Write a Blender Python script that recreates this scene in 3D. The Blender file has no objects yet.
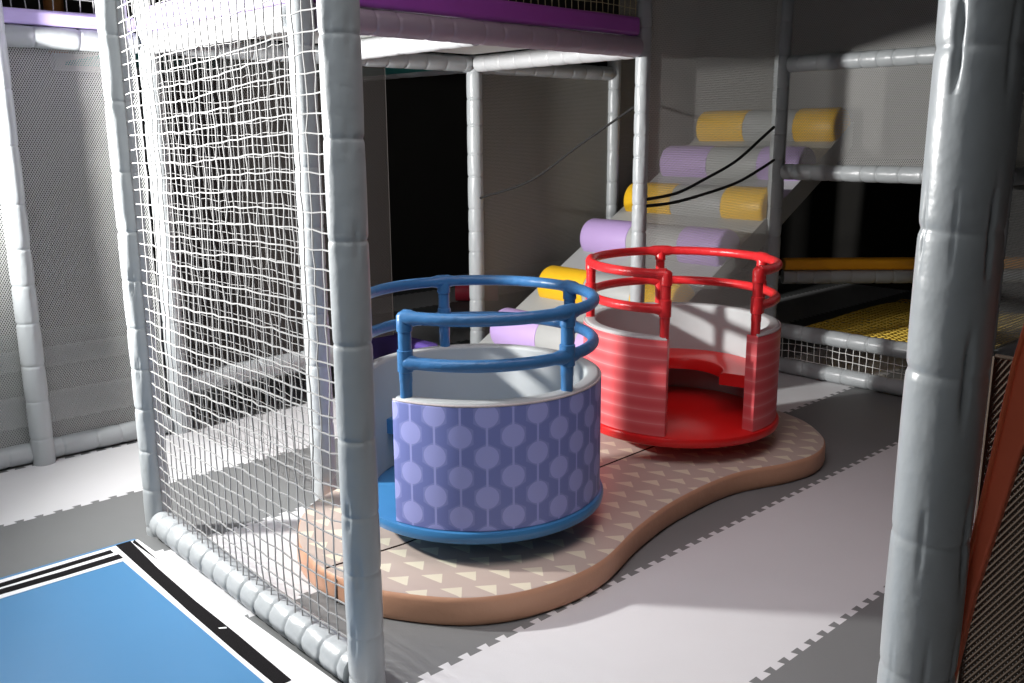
import bpy, bmesh, math, random
from math import sin, cos, pi, radians, exp, sqrt, atan2
from mathutils import Vector, Matrix

random.seed(7)
SC = bpy.context.scene
COL = SC.collection

# ------------------------------------------------------------------ materials
def mat(name, color, rough=0.5, spec=0.5, noise=0.0, nscale=30.0, bump=0.0, bscale=60.0, sheen=0.0, coat=0.0):
    m = bpy.data.materials.new(name); m.use_nodes = True
    nt = m.node_tree; b = nt.nodes['Principled BSDF']
    b.inputs['Base Color'].default_value = (*color, 1)
    b.inputs['Roughness'].default_value = rough
    b.inputs['Specular IOR Level'].default_value = spec
    if sheen: b.inputs['Sheen Weight'].default_value = sheen
    if coat: b.inputs['Coat Weight'].default_value = coat; b.inputs['Coat Roughness'].default_value = .15
    tc = nt.nodes.new('ShaderNodeTexCoord')
    if noise:
        n = nt.nodes.new('ShaderNodeTexNoise'); n.inputs['Scale'].default_value = nscale; n.inputs['Detail'].default_value = 4
        nt.links.new(tc.outputs['Object'], n.inputs['Vector'])
        mx = nt.nodes.new('ShaderNodeMix'); mx.data_type = 'RGBA'
        mx.inputs['A'].default_value = (*[c*(1-noise) for c in color], 1)
        mx.inputs['B'].default_value = (*[min(1, c*(1+noise)) for c in color], 1)
        nt.links.new(n.outputs['Fac'], mx.inputs['Factor'])
        nt.links.new(mx.outputs['Result'], b.inputs['Base Color'])
    if bump:
        n2 = nt.nodes.new('ShaderNodeTexNoise'); n2.inputs['Scale'].default_value = bscale; n2.inputs['Detail'].default_value = 3
        nt.links.new(tc.outputs['Object'], n2.inputs['Vector'])
        bp = nt.nodes.new('ShaderNodeBump'); bp.inputs['Strength'].default_value = bump; bp.inputs['Distance'].default_value = .01
        nt.links.new(n2.outputs['Fac'], bp.inputs['Height'])
        nt.links.new(bp.outputs['Normal'], b.inputs['Normal'])
    return m

class NM:
    """tiny node-math helper"""
    def __init__(s, m): s.nt = m.node_tree
    def op(s, o, a, b=None, c=None):
        n = s.nt.nodes.new('ShaderNodeMath'); n.operation = o
        for i, v in enumerate((a, b, c)):
            if v is None: continue
            if isinstance(v, (int, float)): n.inputs[i].default_value = v
            else: s.nt.links.new(v, n.inputs[i])
        return n.outputs[0]
    def mix(s, f, a, b):
        n = s.nt.nodes.new('ShaderNodeMix'); n.data_type = 'RGBA'
        s.nt.links.new(f, n.inputs['Factor'])
        for k, v in (('A', a), ('B', b)):
            if isinstance(v, tuple): n.inputs[k].default_value = (*v, 1)
            else: s.nt.links.new(v, n.inputs[k])
        return n.outputs['Result']
    def xyz(s, sock):
        n = s.nt.nodes.new('ShaderNodeSeparateXYZ'); s.nt.links.new(sock, n.inputs[0]); return n.outputs

VINYL = (.395, .42, .43)
M = {}
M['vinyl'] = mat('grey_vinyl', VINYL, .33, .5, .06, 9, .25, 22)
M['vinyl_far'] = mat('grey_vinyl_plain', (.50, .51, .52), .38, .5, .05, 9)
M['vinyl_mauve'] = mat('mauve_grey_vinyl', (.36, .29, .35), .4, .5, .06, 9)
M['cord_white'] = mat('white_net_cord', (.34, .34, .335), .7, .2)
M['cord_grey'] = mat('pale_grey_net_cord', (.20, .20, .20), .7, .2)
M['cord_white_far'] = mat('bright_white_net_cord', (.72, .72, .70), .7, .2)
M['cord_yellow'] = mat('yellow_net_cord', (.75, .52, .08), .7, .2)
M['cord_cream'] = mat('cream_net_cord', (.50, .45, .28), .7, .2)
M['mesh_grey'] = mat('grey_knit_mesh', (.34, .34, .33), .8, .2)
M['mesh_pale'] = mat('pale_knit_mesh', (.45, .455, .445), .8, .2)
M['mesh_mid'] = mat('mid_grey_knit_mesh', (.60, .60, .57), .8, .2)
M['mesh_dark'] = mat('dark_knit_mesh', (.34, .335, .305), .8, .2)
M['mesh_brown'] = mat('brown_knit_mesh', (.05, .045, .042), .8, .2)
M['mat_white'] = mat('white_foam_mat', (.67, .67, .68), .55, .35, .03, 5, .08, 220)
M['mat_grey'] = mat('grey_foam_mat', (.185, .19, .19), .55, .35, .04, 5, .08, 220)
M['blue_mat'] = mat('sky_blue_vinyl', (.068, .22, .42), .38, .45, .05, 3, .15, 4)
M['white_vinyl'] = mat('white_vinyl_strip', (.82, .82, .83), .45, .4)
M['velcro'] = mat('black_velcro', (.012, .011, .012), .95, .1, .3, 300, .5, 400)
M['rail_blue'] = mat('blue_vinyl_wrap', (.045, .165, .37), .33, .5, .08, 20, .3, 40)
M['disc_blue'] = mat('blue_disc_paint', (.045, .19, .41), .28, .5)
M['rail_red'] = mat('red_vinyl_wrap', (.72, .025, .03), .33, .5, .08, 20, .3, 40)
M['disc_red'] = mat('red_disc_paint', (.70, .014, .014), .28, .5)
M['lining'] = mat('grey_cup_lining', (.43, .45, .45), .5, .4, .03, 8)
M['bearing'] = mat('black_steel', (.02, .02, .022), .5, .5)
M['piping_pale'] = mat('pale_piping', (.50, .44, .44), .5, .4, .25, 180)
M['side_tan'] = mat('tan_vinyl', (.62, .335, .21), .42, .45, .05, 6, .15, 30)
M['seam'] = mat('dark_seam', (.05, .03, .025), .9, .1)
M['purple'] = mat('purple_vinyl', (.40, .085, .47), .4, .5, .06, 8)
M['lilac'] = mat('lilac_vinyl', (.55, .46, .78), .4, .4, .04, 8)
M['lilac_foam'] = mat('lilac_foam', (.52, .37, .69), .5, .4, .03, 8)
M['yellow_foam'] = mat('yellow_foam', (.90, .53, .02), .45, .4, .03, 8)
M['orange'] = mat('orange_vinyl', (.85, .36, .01), .4, .5, .04, 8)
M['ramp'] = mat('grey_ramp_vinyl', (.42, .43, .42), .5, .4, .05, 5)
M['teal'] = mat('teal_panel', (.03, .26, .24), .6, .3)
M['deck_white'] = mat('white_deck_board', (.75, .75, .72), .6, .3, .05, 6)
M['streak'] = mat('black_streak', (.022, .022, .022), .8, .2)
M['red_pad'] = mat('red_orange_vinyl', (.85, .17, .08), .45, .4, .06, 20)
M['brown_pad'] = mat('brown_vinyl', (.28, .11, .035), .5, .3, .1, 10)
M['red_edge'] = mat('red_edge_piping', (.80, .17, .07), .5, .4)
M['mesh_umber'] = mat('umber_knit_mesh', (.085, .062, .045), .8, .2)
M['panel'] = mat('dull_grey_panel', (.20, .195, .185), .8, .2, .08, 6)
M['violet'] = mat('violet_vinyl', (.13, .08, .36), .45, .4)
M['wall'] = mat('dark_wall_paint', (.045, .043, .04), .9, .1, .15, 2)
M['ceil'] = mat('dark_ceiling_paint', (.06, .06, .06), .9, .1)
M['pink'] = mat('pink_vinyl', (.62, .05, .09), .4, .4)

def uv_of(m):
    n = m.node_tree.nodes.new('ShaderNodeUVMap'); n.uv_map = 'UVMap'; return n.outputs[0]

# blue cover: strings of beads on a wavy ground
def bead_material():
    m = mat('bead_print_vinyl', (.2, .2, .4), .42, .4)
    b = m.node_tree.nodes['Principled BSDF']; N = NM(m)
    x = N.xyz(uv_of(m)); u, v = N.op('ADD', N.op('SUBTRACT', x[0], .0125), 10*.079), N.op('ADD', x[1], .018)
    P, Q = .079, .126
    cu = N.op('DIVIDE', u, P); col = N.op('FLOOR', cu)
    fu = N.op('MULTIPLY', N.op('SUBTRACT', N.op('FRACT', cu), .5), P)
    odd = N.op('MODULO', N.op('ADD', col, 101), 2.0)
    fv0 = N.op('ADD', N.op('DIVIDE', v, Q), N.op('MULTIPLY', odd, .5))
    fv = N.op('MULTIPLY', N.op('SUBTRACT', N.op('FRACT', fv0), .5), Q)
    rr = N.op('SQRT', N.op('ADD', N.op('MULTIPLY', fu, fu), N.op('MULTIPLY', fv, fv)))
    bead = N.op('LESS_THAN', rr, .0350)
    line = N.op('LESS_THAN', N.op('ABSOLUTE', fu), .0035)
    light = N.op('MAXIMUM', bead, line)
    # half-tone blobs around each bead: everything near the bead at the column edge
    halo = N.op('LESS_THAN', N.op('ADD', N.op('MULTIPLY', N.op('ABSOLUTE', fu), .55), N.op('ABSOLUTE', fv)), .044)
    c1 = N.mix(halo, (.175, .205, .48), (.235, .262, .55))
    c2 = N.mix(light, c1, (.345, .365, .71))
    m.node_tree.links.new(c2, b.inputs['Base Color']); return m
M['bead'] = bead_material()

# red cover: horizontal bands of red and pink
def band_material():
    m = mat('striped_red_vinyl', (.6, .1, .1), .42, .4)
    b = m.node_tree.nodes['Principled BSDF']; N = NM(m)
    x = N.xyz(uv_of(m)); v = x[1]
    w = N.op('FRACT', N.op('DIVIDE', v, .052))
    tri = N.op('ABSOLUTE', N.op('SUBTRACT', N.op('MULTIPLY', w, 2.0), 1.0))
    s = N.op('SMOOTH_MIN', tri, 1.0, .1)
    pinch = N.op('POWER', s, 2.2)
    c = N.mix(pinch, (.72, .085, .095), (.80, .18, .19))
    line = N.op('GREATER_THAN', w, .93)
    c2 = N.mix(N.op('MULTIPLY', line, .5), c, (.80, .30, .30))
    m.node_tree.links.new(c2, b.inputs['Base Color']); return m
M['band'] = band_material()

# beige platform top: rows of small pale triangles
def triangle_material():
    m = mat('triangle_print_vinyl', (.5, .4, .35), .36, .45)
    b = m.node_tree.nodes['Principled BSDF']; N = NM(m)
    tc = m.node_tree.nodes.new('ShaderNodeTexCoord')
    x = N.xyz(tc.outputs['Object']); X, Y = x[0], x[1]
    a = radians(-35)
    X = N.op('SUBTRACT', X, 1.430); Y = N.op('SUBTRACT', Y, 2.105)
    U = N.op('ADD', N.op('MULTIPLY', X, cos(a)), N.op('MULTIPLY', Y, sin(a)))
    W = N.op('ADD', N.op('MULTIPLY', X, sin(a)), N.op('MULTIPLY', Y, -cos(a)))   # towards the viewer's side
    wr = N.op('DIVIDE', N.op('ADD', W, 10*.092), .092); row = N.op('FLOOR', wr); fw = N.op('FRACT', wr)
    odd = N.op('MODULO', row, 2.0)
    ur = N.op('ADD', N.op('DIVIDE', N.op('ADD', U, 2.0), .1), N.op('MULTIPLY', odd, .5)); fu = N.op('FRACT', ur)
    t = N.op('DIVIDE', N.op('SUBTRACT', fw, .12), .62)          # 0 at base .. 1 at apex
    inside = N.op('MULTIPLY', N.op('GREATER_THAN', t, 0.0), N.op('LESS_THAN', t, 1.0))
    lo = N.op('ADD', .12, N.op('MULTIPLY', t, .54))
    hi = N.op('ADD', .76, N.op('MULTIPLY', t, -.06))
    inside = N.op('MULTIPLY', inside, N.op('MULTIPLY', N.op('GREATER_THAN', fu, lo), N.op('LESS_THAN', fu, hi)))
    c = N.mix(inside, (.50, .405, .35), (.70, .64, .50))
    m.node_tree.links.new(c, b.inputs['Base Color']); return m
M['tri'] = triangle_material()

# ------------------------------------------------------------------ mesh helpers
class MB:
    def __init__(s): s.v = []; s.f = []; s.uv = {}
    def add(s, p): s.v.append(tuple(p)); return len(s.v)-1
    def ring_loft(s, rings, closed=True, caps=True):
        """rings: list of lists of points, same count"""
        n = len(rings[0]); idx = [[s.add(p) for p in r] for r in rings]
        for i in range(len(rings)-1):
            for j in range(n if closed else n-1):
                k = (j+1) % n
                s.f.append((idx[i][j], idx[i][k], idx[i+1][k], idx[i+1][j]))
        if caps and closed:
            s.f.append(tuple(reversed(idx[0]))); s.f.append(tuple(idx[-1]))
        return idx
    def box(s, lo, hi):
        x0, y0, z0 = lo; x1, y1, z1 = hi
        i = [s.add(p) for p in ((x0,y0,z0),(x1,y0,z0),(x1,y1,z0),(x0,y1,z0),(x0,y0,z1),(x1,y0,z1),(x1,y1,z1),(x0,y1,z1))]
        for q in ((0,3,2,1),(4,5,6,7),(0,1,5,4),(1,2,6,5),(2,3,7,6),(3,0,4,7)): s.f.append(tuple(i[k] for k in q))
    def tube(s, pts, r, seg=10, caps=True, squash=None):
        """round tube along a polyline; r a number or list"""
        pts = [Vector(p) for p in pts]; n = len(pts)
        rs = r if isinstance(r, (list, tuple)) else [r]*n
        rings = []; prev = None
        for i, p in enumerate(pts):
            t = (pts[min(i+1, n-1)]-pts[max(i-1, 0)]).normalized()
            if prev is None:
                up = Vector((0,0,1)) if abs(t.z) < .9 else Vector((1,0,0))
                a = t.cross(up).normalized()
            else:
                a = (prev - t*prev.dot(t)).normalized()
            prev = a; b = t.cross(a)
            rings.append([p + a*rs[i]*cos(2*pi*j/seg) + b*rs[i]*sin(2*pi*j/seg) for j in range(seg)])
        return s.ring_loft(rings, True, caps)
    def bar(s, a, b, w):
        """thin square cord"""
        a = Vector(a); b = Vector(b); t = (b-a).normalized()
        up = Vector((0,0,1)) if abs(t.z) < .9 else Vector((1,0,0))
        u = t.cross(up).normalized()*w; v = t.cross(u).normalized()*w
        s.ring_loft([[p+u, p+v, p-u, p-v] for p in (a, b)], True, False)
    def build(s, name, m, parent=None, smooth=True, angle=40, bevel=0, loc=None):
        me = bpy.data.meshes.new(name); me.from_pydata(s.v, [], s.f); me.update()
        bm = bmesh.new(); bm.from_mesh(me); bmesh.ops.recalc_face_normals(bm, faces=bm.faces); bm.to_mesh(me); bm.free()
        if s.uv:
            ul = me.uv_layers.new(name='UVMap')
            for lp in me.loops:
                ul.data[lp.index].uv = s.uv.get(lp.vertex_index, (0, 0))
        me.materials.append(m)
        o = bpy.data.objects.new(name, me); COL.objects.link(o)
        if smooth:
            for p in me.polygons: p.use_smooth = True
            me.set_sharp_from_angle(angle=radians(angle))
        if bevel:
            bv = o.modifiers.new('Bevel', 'BEVEL'); bv.width = bevel; bv.segments = 3; bv.limit_method = 'ANGLE'; bv.angle_limit = radians(40)
        if parent is not None: o.parent = parent
        if loc is not None: o.location = loc
        return o

GROUPS = {'padded_post': 'padded posts of the play frame', 'padded_rail': 'padded rails of the play frame', 'play_net': 'square nets of the play frame',
          'mesh_screen': 'fine mesh screens of the play frame', 'streak': 'dark streaks by the ramp', 'edge_pad': 'coloured edge pads', 'deck_board': 'deck boards overhead', 'padded_bolster': 'loose padded bolsters'}
def tag(o, label, cat, group=None, kind=None):
    o['label'] = label; o['category'] = cat
    group = group or GROUPS.get(o.name.split('.')[0])
    if group: o['group'] = group
    if kind: o['kind'] = kind
    return o
def struct(o): o['kind'] = 'structure'; return o
def empty(name, loc, label, cat, group=None, rz=0):
    o = bpy.data.objects.new(name, None); o.empty_display_size = .1; COL.objects.link(o)
    o.location = loc; o.rotation_euler = (0, 0, rz); return tag(o, label, cat, group)

# padded foam tube: vinyl sleeve puckered at the ties
def padded_mb(a, b, R, seams, seg=26, depth=.075, pleat=.10, seed=0, dense=True, bulge=.034, sharp=5):
    rnd = random.Random(seed)
    a = Vector(a); b = Vector(b); L = (b-a).length; t = (b-a).normalized()
    up = Vector((0,0,1)) if abs(t.z) < .9 else Vector((1,0,0))
    e1 = t.cross(up).normalized(); e2 = t.cross(e1)
    seams = sorted(x for x in seams if .01 < x < L-.01)
    phs = [rnd.uniform(0, 6.28) for _ in seams]; cnt = [rnd.choice((5, 6, 7)) for _ in seams]
    side = [rnd.uniform(-.35, .35) for _ in seams]
    pos = {0.0, L}
    offs = (0, .003, .007, .013, .022, .034, .05, .07) if dense else (0, .005, .014, .03)
    for x in seams:
        for d in offs:
            for q in (x-d, x+d):
                if 0 < q < L: pos.add(q)
    x = 0
    step = .05 if dense else .12
    while x < L: pos.add(min(x, L)); x += step
    pos = sorted(pos); clean = [pos[0]]
    for p in pos[1:]:
        if p-clean[-1] > .0015: clean.append(p)
    bounds = [0]+seams+[L]; rings = []
    for p in clean:
        k = 0
        while k < len(bounds)-2 and p > bounds[k+1]: k += 1
        f = (p-bounds[k])/max(1e-6, bounds[k+1]-bounds[k])
        base = R*(1-bulge*.8+bulge*sin(pi*f)**.5 if 0 < f < 1 else 1-bulge*.8)
        ring = []
        for j in range(seg):
            th = 2*pi*j/seg; r = base
            for s_, ph, n_, sd in zip(seams, phs, cnt, side):
                d = abs(p-s_)
                if d > .12: continue
                r -= R*depth*exp(-(d/.0055)**2)*(.75+.25*cos(th-ph))
                w = max(0, cos(n_*th+ph))**sharp * (.5+.5*cos(th*2+ph*1.7))
                r -= R*pleat*w*exp(-((d-.018)/.022)**2)
            ring.append(a + t*p + e1*r*cos(th) + e2*r*sin(th))
        rings.append(ring)
    m = MB(); m.ring_loft(rings); return m
def even_seams(L, sp, rnd=None, j=.25):
    out = []; x = sp*.6
    while x < L-.03:
        out.append(x); x += sp*(1+(rnd.uniform(-j, j) if rnd else 0))
    return out
_seed = [0]
def padded(name, a, b, R, label, cat, m='vinyl', sp=.2, seams=None, seg=26, dense=True, group=None, **kw):
    _seed[0] += 1; rnd = random.Random(_seed[0])
    L = (Vector(b)-Vector(a)).length
    if seams is None: seams = even_seams(L, sp, rnd)
    o = padded_mb(a, b, R, seams, seg=seg, seed=_seed[0], dense=dense, **kw).build(name, M[m], angle=75)
    return tag(o, label, cat, group)

# square knotted net in the plane (o, e1, e2)
def square_net(o, e1, e2, w, h, pitch, r, jit=.004, sag=.0, lift=0, seed=1, side=4):
    rnd = random.Random(seed); o = Vector(o); e1 = Vector(e1).normalized(); e2 = Vector(e2).normalized(); n = e1.cross(e2)
    nu = max(1, round(w/pitch)); nv = max(1, round(h/pitch)); du = w/nu; dv = h/nv
    ph = [rnd.uniform(0, 6.28) for _ in range(6)]
    P = {}
    for i in range(nu+1):
        for j in range(nv+1):
            u = i*du; v = j*dv
            edge = min(1, i/2, (nu-i)/2)
            uu = u + edge*(rnd.uniform(-jit, jit) + .006*sin(v*5+ph[0]+u*3)); vv = v + lift*(1-u/w)*(v-.2) + rnd.uniform(-jit, jit)*.7 + edge*.006*sin(u*6+ph[1]+v*2.2)
            if sag: vv -= sag*sin(pi*i/nu)
            d = edge*(.01*sin(u*4+ph[2]) + .008*sin(v*3.3+ph[3])+rnd.uniform(-.002, .002))
            P[i, j] = o + e1*uu + e2*vv + n*d
    m = MB(); q = r*.8
    def cord(pts):
        rings = []
        for k, p in enumerate(pts):
            t = (pts[min(k+1, len(pts)-1)]-pts[max(k-1, 0)]).normalized()
            a = t.cross(n).normalized(); b = n
            rings.append([p+a*q+b*q, p-a*q+b*q, p-a*q-b*q, p+a*q-b*q])
        m.ring_loft(rings, True, False)
    for i in range(nu+1): cord([P[i, j] for j in range(nv+1)])
    for j in range(nv+1): cord([P[i, j] for i in range(nu+1)])
    return m

# fine knitted mesh: two families of slanting ribbons
def fine_mesh(o, e1, e2, w, h, pitch=.0085, t=.0017, ang=58):
    o = Vector(o); e1 = Vector(e1).normalized(); e2 = Vector(e2).normalized(); n = e1.cross(e2)
    m = MB()
    for sgn in (1, -1):
        d = (cos(radians(ang)), sgn*sin(radians(ang))); q = (-d[1], d[0])
        cs = [x*q[0]+y*q[1] for x in (0, w) for y in (0, h)]
        c = min(cs)+pitch/2
        while c < max(cs):
            # clip the line q.p = c to the rectangle
            t0, t1 = -1e9, 1e9
            for k, lim in ((0, w), (1, h)):
                p0 = c*q[k]
                if abs(d[k]) < 1e-9: continue
                a_, b_ = (0-p0)/d[k], (lim-p0)/d[k]
                t0 = max(t0, min(a_, b_)); t1 = min(t1, max(a_, b_))
            if t1-t0 > .004:
                k = max(1, int((t1-t0)/.14)); 
                pts = [o + e1*(c*q[0]+d[0]*(t0+(t1-t0)*i/k)) + e2*(c*q[1]+d[1]*(t0+(t1-t0)*i/k)) for i in range(k+1)]
                a = (e1*q[0]+e2*q[1])*t; b = n*t*.5
                m.ring_loft([[p+a, p+b+n*sgn*t*.2, p-a, p-b+n*sgn*t*.2] for p in pts], True, False)
            c += pitch
    # selvedge cords
    for A, B in ((o, o+e1*w), (o+e1*w, o+e1*w+e2*h), (o+e1*w+e2*h, o+e2*h), (o+e2*h, o)): m.bar(A, B, .003)
    return m

# rounded box slab
def slab(name, lo, hi, m, parent=None, bevel=.008):
    b = MB(); b.box(lo, hi); return b.build(name, m, parent, bevel=bevel)

# ------------------------------------------------------------------ floor and room
ROWS = [-1.875, -1.275, -.675, -.075, .525, 1.125, 1.722, 2.318, 2.918, 3.518, 4.118, 4.718, 5.318, 5.918, 6.518, 7.118]
FX0, FX1 = -2.4, 8.1
def row_obj(i):
    """one row of jigsaw edged mats: plain middle plus dovetail teeth on both edges"""
    y0, y1 = ROWS[i], ROWS[i+1]; d = .010; b = MB(); p = .0667
    def quad(*pts): b.f.append(tuple(b.add((x, y, 0)) for x, y in pts))
    quad((FX0, y0+d), (FX1, y0+d), (FX1, y1-d), (FX0, y1-d))
    x = math.ceil(FX0/p)*p
    while x < FX1-p:
        quad((x+.010, y1-d), (x+.033, y1-d), (x+.0385, y1+d), (x+.0045, y1+d))
        quad((x+.033, y0-d), (x+p+.010, y0-d), (x+p+.0045, y0+d), (x+.0385, y0+d))
        x += p
    return struct(b.build('floor', M['mat_white'] if i % 2 else M['mat_grey'], smooth=False))
# row with y in 1.125..1.722 is white: index 5 -> odd is white
for i in range(len(ROWS)-1): row_obj(i)
slab_ = MB(); slab_.box((-2.5, -2.6, -.12), (8.2, 7.2, -.004)); struct(slab_.build('floor', M['wall'], smooth=False))
for nm, lo, hi in (('wall_back', (-2.6, 7.118, -.1), (8.2, 7.25, 4.3)), ('wall_right', (8.1, -2.7, -.1), (8.25, 7.25, 4.3)),
                   ('wall_left', (-2.65, -2.7, -.1), (-2.4, 7.25, 4.3)), ('wall_front', (-2.6, -2.75, -.1), (8.2, -2.55, 4.3))):
    b = MB(); b.box(lo, hi); struct(b.build(nm, M['wall'], smooth=False))
b = MB(); b.box((-2.65, -2.75, 4.2), (8.25, 7.25, 4.35)); struct(b.build('ceiling', M['ceil'], smooth=False))

# ------------------------------------------------------------------ frame of padded posts
R0 = .045
YA, YB = 2.87, 4.13           # front and back row of the far play frame
XL, XM, XR = 1.70, 3.50, 4.72
ZD = 1.755                    # centre height of the deck beams
H_TOP = 2.75
padded('padded_post', (1.134, 1.754, 0), (1.134, 1.754, H_TOP), R0, 'tall grey padded post left of the blue cup, square net on its left', 'post',
       seams=[.06, .175, .34, .487, .675, .90, 1.135, 1.355, 1.57, 1.78, 2.0, 2.25, 2.5], seg=40, pleat=.16, bulge=.02, depth=.06)
padded('padded_post', (1.155, 3.072, 0), (1.155, 3.072, H_TOP), .044, 'grey padded post at the far corner of the blue mat, left of the net', 'post',
       seams=[.03, .17, .31, .46, .60, .74, .90, 1.06, 1.25, 1.47, 1.67, 1.9, 2.2, 2.5], seg=36, pleat=.14)
padded('padded_post', (1.097, .425, 0), (1.097, .425, H_TOP), .0455, 'large grey padded post at the right edge, closest to the viewer, with deep creases', 'post',
       seams=[.15, .33, .52, .70, .88, 1.088, 1.253, 1.452, 1.66, 1.9, 2.2, 2.5], seg=120, pleat=.24, depth=.05, bulge=.018, sharp=11)
padded('padded_post', (1.086, 4.115, 0), (1.086, 4.115, H_TOP), .045, 'white lit padded post standing at the far left in front of the grey mesh screen', 'post', sp=.19, seg=30)
padded('padded_post', (XL, YB, 0), (XL, YB, H_TOP), R0, 'pale padded post seen through the net, at the end of the left mesh screen', 'post', sp=.19, seg=26)
padded('padded_post', (XL+.005, YA, 0), (XL+.005, YA, H_TOP), R0, 'pale padded post behind the net, beside the left end of the beige platform', 'post', sp=.19, seg=26)
padded('padded_post', (XM+.012, YA, 0), (XM+.012, YA, H_TOP), .036, 'bright padded post under the right end of the purple deck edge, behind the red cup', 'post', sp=.13, seg=26)
padded('padded_post', (3.555, YB, 0), (3.555, YB, ZD+.045), R0, 'bright slim padded post under the back of the deck, behind the blue cup', 'post', sp=.15, seg=26)
padded('padded_post', (4.76, YB, 0), (4.76, YB, ZD+.3), R0, 'thin padded post at the far end of the dark mesh screen, above the climbing ramp', 'post', sp=.2, seg=20)
padded('padded_post', (XR, YA, 0), (XR, YA, H_TOP), R0, 'dim padded post between the climbing ramp and the dark opening', 'post', sp=.14, seg=24)
padded('padded_post', (XR, 1.66, 0), (XR, 1.66, H_TOP), R0, 'dim padded corner post hidden behind the large post on the right', 'post', sp=.2, seg=20)

RAIL = 'padded_rail'
# near frame: thick roll on the floor under the net
padded(RAIL, (1.150, 3.03, .047), (1.139, 1.80, .047), .047, 'grey padded roll lying on the floor along the right side of the blue mat', 'rail', seams=even_seams(1.23, .088), seg=30, depth=.14, pleat=.10)
# left screen
padded(RAIL, (.10, 4.15, .047), (XL-.05, 4.15, .047), .044, 'grey padded rail on the floor under the far left mesh screen', 'rail', sp=.13, seg=22)
padded(RAIL, (.10, 4.15, ZD), (XL-.05, 4.15, ZD), .044, 'pale padded rail along the top of the far left mesh screen', 'rail', sp=.2, seg=22)
# deck beams
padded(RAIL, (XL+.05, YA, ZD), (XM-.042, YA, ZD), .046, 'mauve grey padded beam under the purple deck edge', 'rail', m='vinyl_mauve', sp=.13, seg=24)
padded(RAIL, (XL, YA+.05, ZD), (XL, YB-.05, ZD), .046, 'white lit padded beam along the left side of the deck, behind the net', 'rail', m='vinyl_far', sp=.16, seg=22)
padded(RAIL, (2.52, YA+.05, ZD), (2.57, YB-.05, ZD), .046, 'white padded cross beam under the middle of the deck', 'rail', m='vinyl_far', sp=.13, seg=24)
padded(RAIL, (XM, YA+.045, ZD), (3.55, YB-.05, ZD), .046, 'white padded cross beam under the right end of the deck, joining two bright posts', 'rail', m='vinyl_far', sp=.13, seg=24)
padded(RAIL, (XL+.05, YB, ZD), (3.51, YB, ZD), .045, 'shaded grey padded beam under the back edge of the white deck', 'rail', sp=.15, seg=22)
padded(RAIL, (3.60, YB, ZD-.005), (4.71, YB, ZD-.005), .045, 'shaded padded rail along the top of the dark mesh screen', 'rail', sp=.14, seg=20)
padded(RAIL, (3.56, YB+.05, ZD), (3.56, 5.36, ZD), .045, 'dim padded beam running back under the teal deck', 'rail', sp=.18, seg=18)
padded(RAIL, (XL, 5.4, ZD), (3.5, 5.4, ZD), .045, 'dark padded beam at the far back under the teal deck', 'rail', sp=.2, seg=16, dense=False)
padded(RAIL, (XL+.05, YB+.01, .228), (2.56, YB+.01, .228), .052, 'low grey padded rail behind the net, above the dark gap at floor level', 'rail', sp=.2, seg=20)
# right side frame
padded(RAIL, (XR, YA-.05, .047), (XR, 1.70, .047), .044, 'grey padded rail on the floor at the right of the red cup', 'rail', sp=.12, seg=22)
padded(RAIL, (XR, YA-.05, .25), (XR, 1.70, .25), .044, 'grey padded rail over the low white net, right of the red cup', 'rail', sp=.12, seg=22)
padded(RAIL, (XR, YA-.05, 1.155), (XR, 1.70, 1.155), .044, 'bright ribbed padded rail under the right mesh screen', 'rail', sp=.105, seg=22)
padded(RAIL, (XR, YA-.05, 1.735), (XR, 1.70, 1.735), .044, 'bright ribbed padded rail across the top of the right mesh screen', 'rail', sp=.105, seg=22)
padded(RAIL, (XR+.05, 1.66, .047), (6.2, 1.66, .047), .044, 'dark padded rail on the floor at the far right edge', 'rail', sp=.16, seg=16, dense=False)
padded(RAIL, (XR+.05, 1.66, .25), (6.2, 1.66, .25), .044, 'dim padded rail at the far right edge in front of the yellow net', 'rail', sp=.16, seg=16, dense=False)
padded(RAIL, (XR+.05, 1.66, 1.155), (6.2, 1.66, 1.155), .044, 'dim padded rail high at the far right edge, behind the large post', 'rail', sp=.16, seg=16, dense=False)
padded(RAIL, (4.90, 2.90, .53), (6.05, 1.835, .53), .042, 'dim grey padded rail under the orange bolster in the dark opening', 'rail', sp=.13, seg=18)

# orange bolster lying on that rail
b = MB(); d = Vector((1.15, -1.065, 0)).normalized(); nn = Vector((0, 0, 1)).cross(d)
prof = []
for k in range(24):
    a = 2*pi*k/24; c, s_ = cos(a), sin(a)
    prof.append((math.copysign(abs(c)**.5, c)*.05, math.copysign(abs(s_)**.5, s_)*.034))
b.ring_loft([[Vector((4.90, 2.90, .607)) + d*t + nn*p[0] + Vector((0, 0, p[1])) for p in prof] for t in (0, .02, .4, .8, 1.2, 1.54, 1.56)])
tag(b.build('padded_bolster', M['orange']), 'long orange bolster across the dark opening, right of the red cup', 'bolster')

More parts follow.
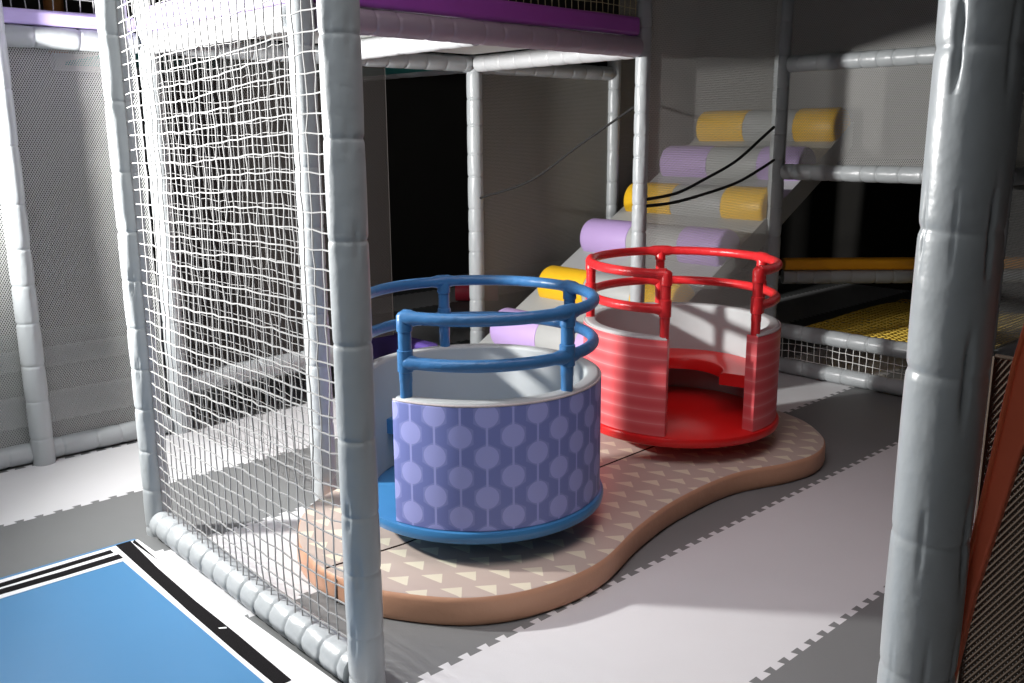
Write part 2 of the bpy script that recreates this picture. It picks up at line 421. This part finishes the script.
# ------------------------------------------------------------------ decks, edge pads
slab_board = slab('deck_board', (XL+.04, YA+.04, 1.803), (XM+.02, YB-.03, 1.83), M['deck_white'], bevel=.004)
tag(slab_board, 'white deck board seen from below, above the two cups', 'deck')
tag(slab('deck_board', (XL+.04, YB+.25, 1.735), (XM+.02, 5.34, 1.755), M['teal'], bevel=.004), 'teal deck board seen from below, at the back of the deck', 'deck')
tag(slab('edge_pad', (XL+.05, YA-.03, 1.803), (XM-.045, YA+.03, 1.885), M['purple'], bevel=.015), 'long purple pad along the front edge of the deck', 'pad')
tag(slab('edge_pad', (XL-.03, YA+.05, 1.803), (XL+.03, YB-.05, 1.90), M['lilac'], bevel=.015), 'pale lilac pad along the left side of the deck, behind the net', 'pad')
tag(slab('edge_pad', (.10, 4.12, 1.80), (XL-.05, 4.18, 1.86), M['lilac'], bevel=.015), 'pale lilac pad on the rail at the top left', 'pad')

NET = 'play_net'
# big foreground net (two post frame left of the blue cup)
tag(square_net((1.139, 1.80, .085), (.016, 1.23, 0), (0, 0, 1), 1.228, 2.6, .0425, .0020, jit=.0045, lift=.045, seed=3).build(NET, M['cord_white'], smooth=False),
    'large white square net between the two grey posts left of the blue cup', 'net')
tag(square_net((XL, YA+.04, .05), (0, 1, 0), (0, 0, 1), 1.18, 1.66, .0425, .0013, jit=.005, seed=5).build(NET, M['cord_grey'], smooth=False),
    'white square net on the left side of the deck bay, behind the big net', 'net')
tag(square_net((XL+.05, YA, 1.88), (1, 0, 0), (0, 0, 1), XM-XL-.10, .85, .040, .0016, jit=.002, seed=6).build(NET, M['cord_cream'], smooth=False),
    'cream square net above the purple deck edge', 'net')
tag(square_net((.10, 4.15, 1.855), (1, 0, 0), (0, 0, 1), XL-.15, .85, .052, .0022, jit=.002, seed=8).build(NET, M['cord_white'], smooth=False),
    'white square net above the lilac pad at the top left', 'net')
tag(square_net((XL, YA+.05, 1.90), (0, 1, 0), (0, 0, 1), 1.16, .85, .045, .0018, jit=.003, seed=9).build(NET, M['cord_white'], smooth=False),
    'white square net above the left side pad of the deck', 'net')
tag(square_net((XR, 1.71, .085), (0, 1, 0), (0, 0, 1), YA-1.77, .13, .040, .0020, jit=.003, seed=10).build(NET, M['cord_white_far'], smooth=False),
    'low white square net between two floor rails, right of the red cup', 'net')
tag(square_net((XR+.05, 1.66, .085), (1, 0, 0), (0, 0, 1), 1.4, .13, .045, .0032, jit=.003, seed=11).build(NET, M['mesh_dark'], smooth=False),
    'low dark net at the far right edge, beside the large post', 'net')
tag(square_net((XR+.03, 1.70, .245), (1, 0, 0), (0, 1, 0), 1.5, YA-1.80, .040, .0042, jit=.002, seed=12).build(NET, M['cord_yellow'], smooth=False),
    'yellow net stretched flat like a floor inside the dark opening', 'net')

SCR = 'mesh_screen'
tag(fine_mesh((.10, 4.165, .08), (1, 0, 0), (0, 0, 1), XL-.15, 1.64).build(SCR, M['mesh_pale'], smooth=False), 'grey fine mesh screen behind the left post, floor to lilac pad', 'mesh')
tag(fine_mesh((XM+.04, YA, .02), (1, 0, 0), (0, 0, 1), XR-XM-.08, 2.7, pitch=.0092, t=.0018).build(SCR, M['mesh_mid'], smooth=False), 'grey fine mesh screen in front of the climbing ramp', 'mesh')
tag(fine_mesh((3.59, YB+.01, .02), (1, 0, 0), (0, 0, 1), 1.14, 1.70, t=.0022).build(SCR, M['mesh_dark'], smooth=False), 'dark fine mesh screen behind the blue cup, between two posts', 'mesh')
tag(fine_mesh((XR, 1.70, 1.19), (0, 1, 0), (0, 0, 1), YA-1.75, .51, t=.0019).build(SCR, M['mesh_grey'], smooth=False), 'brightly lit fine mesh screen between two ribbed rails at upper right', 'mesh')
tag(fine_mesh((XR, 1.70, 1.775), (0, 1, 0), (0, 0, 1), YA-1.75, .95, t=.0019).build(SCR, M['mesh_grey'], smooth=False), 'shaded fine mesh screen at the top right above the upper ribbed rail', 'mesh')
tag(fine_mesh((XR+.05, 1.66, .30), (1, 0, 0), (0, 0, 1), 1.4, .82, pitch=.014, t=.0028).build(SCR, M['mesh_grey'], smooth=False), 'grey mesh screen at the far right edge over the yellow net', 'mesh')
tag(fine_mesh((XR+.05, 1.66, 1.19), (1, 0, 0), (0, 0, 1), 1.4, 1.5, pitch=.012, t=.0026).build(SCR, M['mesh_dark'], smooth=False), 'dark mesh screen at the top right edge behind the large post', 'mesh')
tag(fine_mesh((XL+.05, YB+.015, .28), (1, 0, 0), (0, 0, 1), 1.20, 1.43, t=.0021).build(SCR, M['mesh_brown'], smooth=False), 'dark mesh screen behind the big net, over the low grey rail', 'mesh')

tag(slab('padded_screen', (5.66, 1.75, 1.21), (5.72, 4.35, 2.75), M['panel'], bevel=.02), 'grey padded screen closing the top end of the climbing ramp, behind the mesh', 'screen')
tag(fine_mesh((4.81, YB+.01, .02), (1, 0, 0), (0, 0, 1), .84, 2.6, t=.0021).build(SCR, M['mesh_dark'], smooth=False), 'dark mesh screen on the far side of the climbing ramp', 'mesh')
# ------------------------------------------------------------------ platform
front = [(1.345, 2.12), (1.40, 1.99), (1.53, 1.826), (1.716, 1.735), (1.965, 1.722), (2.267, 1.812), (2.554, 1.867), (2.90, 1.872), (3.171, 1.790), (3.36, 1.775), (3.54, 1.845), (3.70, 2.02), (3.765, 2.19)]
YC = 2.27
back = [(x, 2*YC-y) for x, y in reversed(front)]
ctrl = [(1.325, YC)] + front + [(3.785, YC)] + back
def catmull(P, n=10):
    out = []; N_ = len(P)
    for i in range(N_):
        p0, p1, p2, p3 = (Vector((*P[(i+k) % N_], 0)) for k in (-1, 0, 1, 2))
        for j in range(n):
            t = j/n
            out.append(.5*((2*p1)+(p2-p0)*t+(2*p0-5*p1+4*p2-p3)*t*t+(3*p1-p0-3*p2+p3)*t**3))
    return out
outl = catmull(ctrl)
def inset(pts, d):
    n = len(pts); out = []
    for i, p in enumerate(pts):
        t = (pts[(i+1) % n]-pts[i-1]).normalized(); out.append(p + Vector((-t.y, t.x, 0))*d)
    return out
HP = .09
plat = empty('foam_platform', (0, 0, 0), 'long beige peanut shaped foam platform with pale triangles under both cups', 'platform')
b = MB(); rings = []
for d_, z_ in ((.010, 0), (.002, .008), (0, .02), (0, HP-.018), (.003, HP-.007), (.008, HP-.002)):
    rings.append([p+Vector((0, 0, z_)) for p in inset(outl, d_)])
b.ring_loft(rings, True, False); b.build('side_skirt', M['side_tan'], plat, angle=70)
b = MB(); q = [[p+Vector((0, 0, z_)) for p in inset(outl, d_)] for d_, z_ in ((.0075, HP-.0022), (.014, HP))]
idx = b.ring_loft(q, True, False); b.f.append(tuple(idx[-1])); b.build('printed_top', M['tri'], plat, angle=70)
def seam(p, q, w=.0035):
    b = MB(); a = Vector((*p, HP)); c = Vector((*q, HP)); b.bar(a, c, w); return b.build('seam', M['seam'], plat, smooth=False)
seam((1.335, YC-.005), (1.60, YC-.03)); seam((1.60, YC-.03), (2.88, YC+.015)); seam((2.88, YC+.015), (3.775, YC+.01))
b = MB(); b.bar((1.329, 2.20, .004), (1.329, 2.20, HP-.01), .003); b.build('seam', M['seam'], plat, smooth=False)

# ------------------------------------------------------------------ the two spinning cups
ZDB, ZDT, ZRIM, ZMID, ZTOP = .162, .202, .600, .706, .842
def polar(r, a, z): return Vector((r*cos(a), r*sin(a), z))
def arc_sector(profile, a0, a1, n):
    """sweep an (r,z) profile round z between two angles, capped"""
    b = MB(); b.ring_loft([[polar(r, a0+(a1-a0)*i/n, z) for r, z in profile] for i in range(n+1)], True, True); return b
def lathe(profile, n=96):
    b = MB(); rings = [[polar(r, 2*pi*i/n, z) for i in range(n)] for r, z in profile]; b.ring_loft(rings, True, True); return b
def rounded(r0, r1, z0, z1, c, k=4, top_only=False):
    out = []
    corners = [(r1-c, z1-c, 0), (r0+c, z1-c, 90), (r0+c, z0+c, 180), (r1-c, z0+c, 270)]
    for cx_, cz_, a in corners:
        if top_only and a >= 180:
            out.append((r0 if a == 180 else r1, z0)); continue
        for i in range(k+1):
            t = radians(a+90*i/k); out.append((cx_+c*cos(t), cz_+c*sin(t)))
    return out
def spinner(name, loc, RC, open_deg, post_deg, label, cover, rail, disc, pipe):
    RD, RR, RI = RC+.013, RC-.028, RC-.053
    root = empty(name, (loc[0], loc[1], HP), label, 'spinning cup', 'spinning cups on the foam platform')
    Z = -HP      # local heights are measured from the platform
    oc = radians(open_deg); h = radians(26.2)
    a0, a1 = oc+h, oc+2*pi-h
    sh = lambda prof: [(r, z+Z) for r, z in prof]
    lathe(sh([(.02, HP+.001), (.13, HP+.001), (.13, .115), (.09, .12), (.09, ZDB+.004), (.02, ZDB+.004)]), 48).build('turntable_bearing', M['bearing'], root)
    lathe(sh([(.02, ZDB), (RD-.012, ZDB), (RD-.003, ZDB+.006), (RD, ZDB+.018), (RD, ZDT-.012), (RD-.004, ZDT-.003), (RD-.014, ZDT), (.02, ZDT)])).build('base_disc', M[disc], root)
    e = .010/RC
    arc_sector(sh(rounded(RI-.001, RC-.005, ZDT+.001, ZRIM, .011, top_only=True)), a0+e, a1-e, 90).build('cup_wall', M['lining'], root)
    # printed cover wraps the outside and both end faces
    path = [polar(RI, a0, 0), polar(RI+.026, a0, 0), polar(RC-.006, a0, 0), polar(RC-.001, a0+.005, 0)]
    n = 110
    path += [polar(RC, a0+.014+(a1-a0-.028)*i/n, 0) for i in range(n+1)]
    path += [polar(RC-.001, a1-.005, 0), polar(RC-.006, a1, 0), polar(RI+.026, a1, 0), polar(RI, a1, 0)]
    b = MB(); s_ = 0; k = len(path)
    norm = []
    for i in range(k):
        t = (path[min(i+1, k-1)]-path[max(i-1, 0)]).normalized(); norm.append(Vector((t.y, -t.x, 0)))
    s0 = -a0*RC
    rows_ = [(ZDT+.002, 0), (ZRIM-.016, 0), (ZRIM-.010, .0015), (ZRIM-.008, .005)]
    inner = .0055
    ids = []
    for i in range(k):
        if i: s_ += (path[i]-path[i-1]).length
        col = []
        for z, ins in rows_:
            j = b.add(path[i]-norm[i]*ins+Vector((0, 0, z+Z))); b.uv[j] = (s_+.012, z-ZDT); col.append(j)
        for z in (ZRIM-.010, ZDT+.002):
            j = b.add(path[i]-norm[i]*inner+Vector((0, 0, z+Z))); b.uv[j] = (s_+.012, z-ZDT); col.append(j)
        ids.append(col)
    m_ = len(ids[0])
    for i in range(k-1):
        for j in range(m_):
            jj = (j+1) % m_; b.f.append((ids[i][j], ids[i+1][j], ids[i+1][jj], ids[i][jj]))
    b.f.append(tuple(ids[0])); b.f.append(tuple(reversed(ids[-1])))
    b.build('printed_cover', M[cover], root, angle=50)
    b = MB(); b.tube([polar(RC-.003, a0+.01+(a1-a0-.02)*i/n, ZRIM-.008+Z) for i in range(n+1)], .0035, 6); b.build('piping', M[pipe], root)
    # bench inside: ring seat with a front lip
    g = radians(22)
    seat = [(RI-.001, .335), (RI-.001, .388), (.200, .388), (.186, .383), (.180, .371), (.180, .335)]
    arc_sector(sh(seat), a0+g, a1-g, 72).build('bench_seat', M[disc], root)
    # rails
    p0 = oc+radians(30.5); step = (2*pi-radians(61))/4
    posts = [radians(q_) for q_ in post_deg]; p0 = posts[0]
    def ring(z, nm):
        pts = [polar(RR, p0+(posts[-1]-p0)*i/96, z+Z) for i in range(97)]
        b = MB(); rad = []
        for i in range(97):
            ang = p0+(posts[-1]-p0)*i/96
            near = min(abs(ang-q_) for q_ in posts)*RR
            rad.append(.0235 if near < .036 else .0188)
        b.tube(pts, rad, 14)
        return b.build(nm, M[rail], root, angle=60)
    ring(ZTOP, 'top_rail'); ring(ZMID, 'middle_rail')
    for i, a in enumerate(posts):
        zs = [ZRIM-.012, ZRIM+.045, ZRIM+.047, ZMID-.030, ZMID-.028, ZMID+.036, ZMID+.038, ZTOP-.044, ZTOP-.042, ZTOP+.004, ZTOP+.013, ZTOP+.0185]
        rs = [.0188, .0188, .0200, .0200, .0240, .0240, .0200, .0200, .0236, .0236, .017, .006]
        b = MB(); b.tube([polar(RR, a, z+Z) for z in zs], rs, 16); b.build('handrail_post', M[rail], root, angle=50)
    return root
spinner('spinning_cup', (1.948, 2.262), .409, 163.5, (194.8, 274.5, 351, 428, 494), 'blue spinning cup with a lilac bead print cover and blue double handrail', 'bead', 'rail_blue', 'disc_blue', 'piping_pale')
spinner('spinning_cup', (3.142, 2.328), .411, 236.4, (265.7, 335, 412, 488, 567.5), 'red spinning cup with a pink striped cover and red double handrail', 'band', 'rail_red', 'disc_red', 'piping_pale')

# ------------------------------------------------------------------ blue mat
matr = empty('folding_mat', (0, 0, 0), 'sky blue vinyl floor mat with white edging at the bottom left', 'mat')
xr = lambda y: 1.052+(3.02-y)*.027
b = MB(); b.ring_loft([[Vector((x, y, z)) for x, y in ((-1.2, 1.15), (xr(1.15), 1.15), (xr(3.022), 3.022), (-1.2, 3.022))] for z in (.001, .028)])
b.build('mat_body', M['blue_mat'], matr, bevel=.008)
def strip(nm, pts, m, z=.0295):
    b = MB(); lo = [b.add((x, y, .026)) for x, y in pts]; hi = [b.add((x, y, z)) for x, y in pts]; n = len(pts)
    b.f.append(tuple(hi)); b.f.append(tuple(reversed(lo)))
    for i in range(n): j = (i+1) % n; b.f.append((lo[i], lo[j], hi[j], hi[i]))
    return b.build(nm, M[m], matr, smooth=False)
rw = lambda n_, a_, s_: [random.Random(s_+i).uniform(-a_, a_) for i in range(n_)]
strip('edging', [(-1.2, 2.868), (.952, 2.868), (.952, 1.15), (xr(1.15)-.002, 1.15), (xr(2.99)-.002, 3.0), (-1.2, 2.992)], 'white_vinyl')
ed = rw(13, .004, 50)
pts = [(-1.15+i*.1751, 2.946+ed[i]) for i in range(13)]
strip('velcro_strip', [(x, y) for x, y in pts] + [(x, y+.026) for x, y in reversed(pts)], 'velcro', .0315)
pts = [(-1.15+i*.1758, 2.890+ed[-1-i]) for i in range(13)]
strip('velcro_strip', [(x, y) for x, y in pts] + [(x, y+.034) for x, y in reversed(pts)], 'velcro', .0315)
strip('velcro_strip', [(.966, 1.90), (1.005, 1.90), (1.008, 2.2), (1.006, 2.45), (1.012, 2.75), (1.026, 3.0), (.978, 3.0), (.972, 2.7), (.966, 2.4), (.964, 2.1)], 'velcro', .0315)
strip('velcro_strip', [(1.028, 2.985), (1.040, 3.0), (1.036, 2.80)], 'velcro', .0315)
strip('care_label', [(.985, 2.262), (1.004, 2.250), (1.001, 2.243), (.985, 2.255)], 'white_vinyl', .0322)

# ------------------------------------------------------------------ climbing ramp with bolsters
RX0, RXE = 3.10, 5.62; SL = .568
zs_ = lambda x: (x-RX0)*SL
b = MB(); prof = [(RX0, 0), (RX0+.25, 0), (RXE, zs_(RXE)-.15), (RXE, zs_(RXE)), (RX0, .002)]
b.ring_loft([[Vector((x, y, z)) for x, z in prof] for y in (2.89, 3.965)]); 
tag(b.build('climbing_ramp', M['ramp'], smooth=False, bevel=.01), 'grey sloping foam ramp behind the mesh, rising away from the red cup', 'ramp')
rows = [(3.50, .285, 'lilac_foam'), (3.93, .480, 'yellow_foam'), (4.33, .735, 'lilac_foam'), (4.74, .945, 'yellow_foam'), (5.10, 1.172, 'lilac_foam'), (5.49, 1.402, 'yellow_foam')]
hints = ['lowest on the ramp, right behind the blue handrail', 'second from the ramp bottom, between the two handrails',
         'third up the ramp, just left of the bright post', 'fourth up the ramp, partly behind the bright post',
         'fifth up the ramp, just under the topmost yellow one', 'topmost on the ramp']
AS = math.atan(SL)
def clipped(r, j, dn):
    a = 2*pi*j/40; p, q = r*cos(a), max(r*sin(a), -dn+.001)        # along and square to the slope
    return p*cos(AS)-q*sin(AS), p*sin(AS)+q*cos(AS)
def segment(y0, y1, x, z, rb, m, parent, free):
    dn = (z-zs_(x))*cos(AS)
    c0, c1 = (.02 if free[0] else .004), (.02 if free[1] else .004)
    prof = [(y0, rb-c0), (y0+c0*.3, rb-c0*.3), (y0+c0, rb), (y1-c1, rb), (y1-c1*.3, rb-c1*.3), (y1, rb-c1)]
    b = MB(); b.ring_loft([[Vector((clipped(r, j, dn)[0], t, clipped(r, j, dn)[1])) for j in range(40)] for t, r in prof])
    return b.build('grey_segment' if m == 'ramp' else 'coloured_segment', M[m], parent, angle=50)
for k, (x, z, m) in enumerate(rows):
    cn = 'lilac' if 'lilac' in m else 'yellow'
    e = empty('foam_bolster', (x, 0, z), f'{cn} and grey foam bolster, {hints[k]}', 'bolster', 'foam bolsters across the climbing ramp')
    yo = (.085, .03, 0, 0, 0, 0)[k]; yi = (.08, .02, 0, 0, 0, 0)[k]
    segment(3.545-yi, 3.92-yo, x, z, .118, m, e, (0, 1)); segment(3.175, 3.545-yi, x, z, .116, 'ramp', e, (0, 0)); segment(2.895, 3.175, x, z, .118, m, e, (1, 0))

# ------------------------------------------------------------------ thin dark tubes along smooth curves
def streak(pts, label, r=.007):
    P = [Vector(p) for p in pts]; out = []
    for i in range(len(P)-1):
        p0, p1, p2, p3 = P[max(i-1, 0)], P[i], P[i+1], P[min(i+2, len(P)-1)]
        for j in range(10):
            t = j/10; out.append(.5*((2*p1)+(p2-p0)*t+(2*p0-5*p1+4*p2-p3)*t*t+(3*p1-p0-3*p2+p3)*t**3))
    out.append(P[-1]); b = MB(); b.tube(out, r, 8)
    tag(b.build('streak', M['streak']), label, 'streak')

# ------------------------------------------------------------------ camera
F_PX, PITCH, YAW, ROLL = 923.546, radians(12.5711), radians(47.0942), radians(.2738)
fw = Vector((cos(PITCH)*cos(YAW), cos(PITCH)*sin(YAW), -sin(PITCH)))
rt = Vector((sin(YAW), -cos(YAW), 0)); dn = fw.cross(rt)
rt2 = rt*cos(ROLL)+dn*sin(ROLL); dn2 = rt*-sin(ROLL)+dn*cos(ROLL)
CAM = Vector((0, 0, 1.36))
cd = bpy.data.cameras.new('camera'); cam = bpy.data.objects.new('camera', cd); COL.objects.link(cam)
cd.sensor_fit = 'HORIZONTAL'; cd.sensor_width = 36; cd.lens = F_PX*36/1024; cd.clip_start = .05; cd.clip_end = 60
up = -dn2
cam.matrix_world = Matrix(((rt2.x, up.x, -fw.x, CAM.x), (rt2.y, up.y, -fw.y, CAM.y), (rt2.z, up.z, -fw.z, CAM.z), (0, 0, 0, 1)))
SC.camera = cam
def ray(u, v): return rt2*((u-512)/F_PX) + dn2*((v-341.5)/F_PX) + fw

streak([(3.555, 4.085, 1.01), (3.55, 4.06, 1.014), (3.535, 3.654, 1.119), (3.51, 3.264, 1.312), (3.512, 2.905, 1.497)], 'thin dark cable slanting up between the two bright deck posts', .006)
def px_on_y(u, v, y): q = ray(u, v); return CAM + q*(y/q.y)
streak([px_on_y(646, 199.5, 2.84)]+[px_on_y(u, v, 2.83) for u, v in ((677, 193), (706, 178.5), (736, 161), (762, 138))]+[px_on_y(774, 127, 2.84)], 'upper dark streak curving across the mesh in front of the ramp', .008)
streak([px_on_y(646, 206, 2.84)]+[px_on_y(u, v, 2.83) for u, v in ((671, 203), (698, 196), (736, 183), (762, 168))]+[px_on_y(774, 160, 2.84)], 'lower dark streak curving across the mesh in front of the ramp', .008)

# red padded flap and brown mesh beside the big right-hand post
b = MB(); pl = [(.30, 1.25), (.352, 1.16), (.362, 1.10), (.373, .99), (.393, .80), (.402, .66), (.396, .64), (.378, .80), (.345, 1.0), (.30, 1.09)]
b.ring_loft([[Vector((x, y, z)) for y, z in pl] for x in (1.130, 1.148)])
fl = tag(b.build('padded_flap', M['red_pad'], smooth=False, bevel=.004), 'red orange padded flap slanting down beside the large right post', 'flap')
b = MB(); b.tube([(1.129, y+.001, z) for y, z in ((.352, 1.16), (.362, 1.10), (.373, .99), (.393, .80), (.402, .66))], .003, 6)
b.build('stitched_edge', M['red_edge'], fl)
fm = fine_mesh((1.175, -.30, .005), (0, 1, 0), (0, 0, 1), .70, 1.09, pitch=.0055, t=.0023)
tag(fm.build(SCR, M['mesh_umber'], smooth=False), 'brown mesh screen at the bottom right corner beside the red flap', 'mesh')

# things deep under the deck
tag(slab('edge_pad', (3.11, 4.05, .002), (3.20, 4.85, .205), M['violet'], bevel=.02), 'purple pad low in the dark behind the blue handrail', 'pad')
c_ = CAM + ray(461, 291)*((.09-CAM.z)/ray(461, 291).z); PB0 = c_+Vector((-.03, .03, 0)); PB1 = c_+Vector((.22, -.22, 0))
padded('padded_bolster', PB0, PB1, .085, 'small pink bolster in the dark behind the blue top rail', 'bolster', m='pink', sp=.3, seg=16, dense=False)
padded('padded_post', (1.75, 5.45, 1.8), (1.75, 5.45, 2.75), .05, 'brown padded post behind the net at the top left', 'post', m='brown_pad', sp=.3, seg=16, dense=False)

# ------------------------------------------------------------------ lights
def light(kind, name, loc, power, color=(1, 1, 1), target=None, **kw):
    d = bpy.data.lights.new(name, kind); d.energy = power; d.color = color
    for k, v in kw.items(): setattr(d, k, v)
    o = bpy.data.objects.new(name, d); COL.objects.link(o); o.location = loc
    if target is not None:
        o.rotation_euler = (Vector(target)-Vector(loc)).to_track_quat('-Z', 'Y').to_euler()
    return o
S = Vector((.13, 3.84, 1.55))
aim = Vector((cos(radians(-28))*cos(radians(7)), sin(radians(-28))*cos(radians(7)), sin(radians(7))))
light('SPOT', 'side_lamp', S, 925, (1, .985, .965), S+aim, spot_size=radians(153), spot_blend=1.0, shadow_soft_size=.075)
light('AREA', 'overhead_fill', (.45, 1.8, 3.2), 33, (.95, .975, 1), (.46, 1.81, 0), shape='RECTANGLE', size=2.2, size_y=1.6, spread=radians(120))  # unseen soft fill added overhead to raise the ambient level
light('AREA', 'pink_fill', (2.3, 1.4, 3.0), 6.8, (1, .70, .74), (2.3, 1.41, 0), shape='RECTANGLE', size=1.2, size_y=1.0, spread=radians(115))  # added pink fill, imitates light bounced off the red cup
light('AREA', 'front_fill', (-1.7, .5, 2.8), 2.2, (.97, .985, 1), (2.2, 1.9, .2), shape='RECTANGLE', size=1.4, size_y=1.0, spread=radians(80))  # weak fill added to lift the faces turned to the camera
w = bpy.data.worlds.new('world'); SC.world = w; w.use_nodes = True
w.node_tree.nodes['Background'].inputs[0].default_value = (.5, .52, .55, 1)
w.node_tree.nodes['Background'].inputs[1].default_value = .03

SC.view_settings.view_transform = 'Standard'; SC.view_settings.look = 'None'
SC.view_settings.gamma = 1; SC.view_settings.use_curve_mapping = False
SC.view_settings.exposure = 0
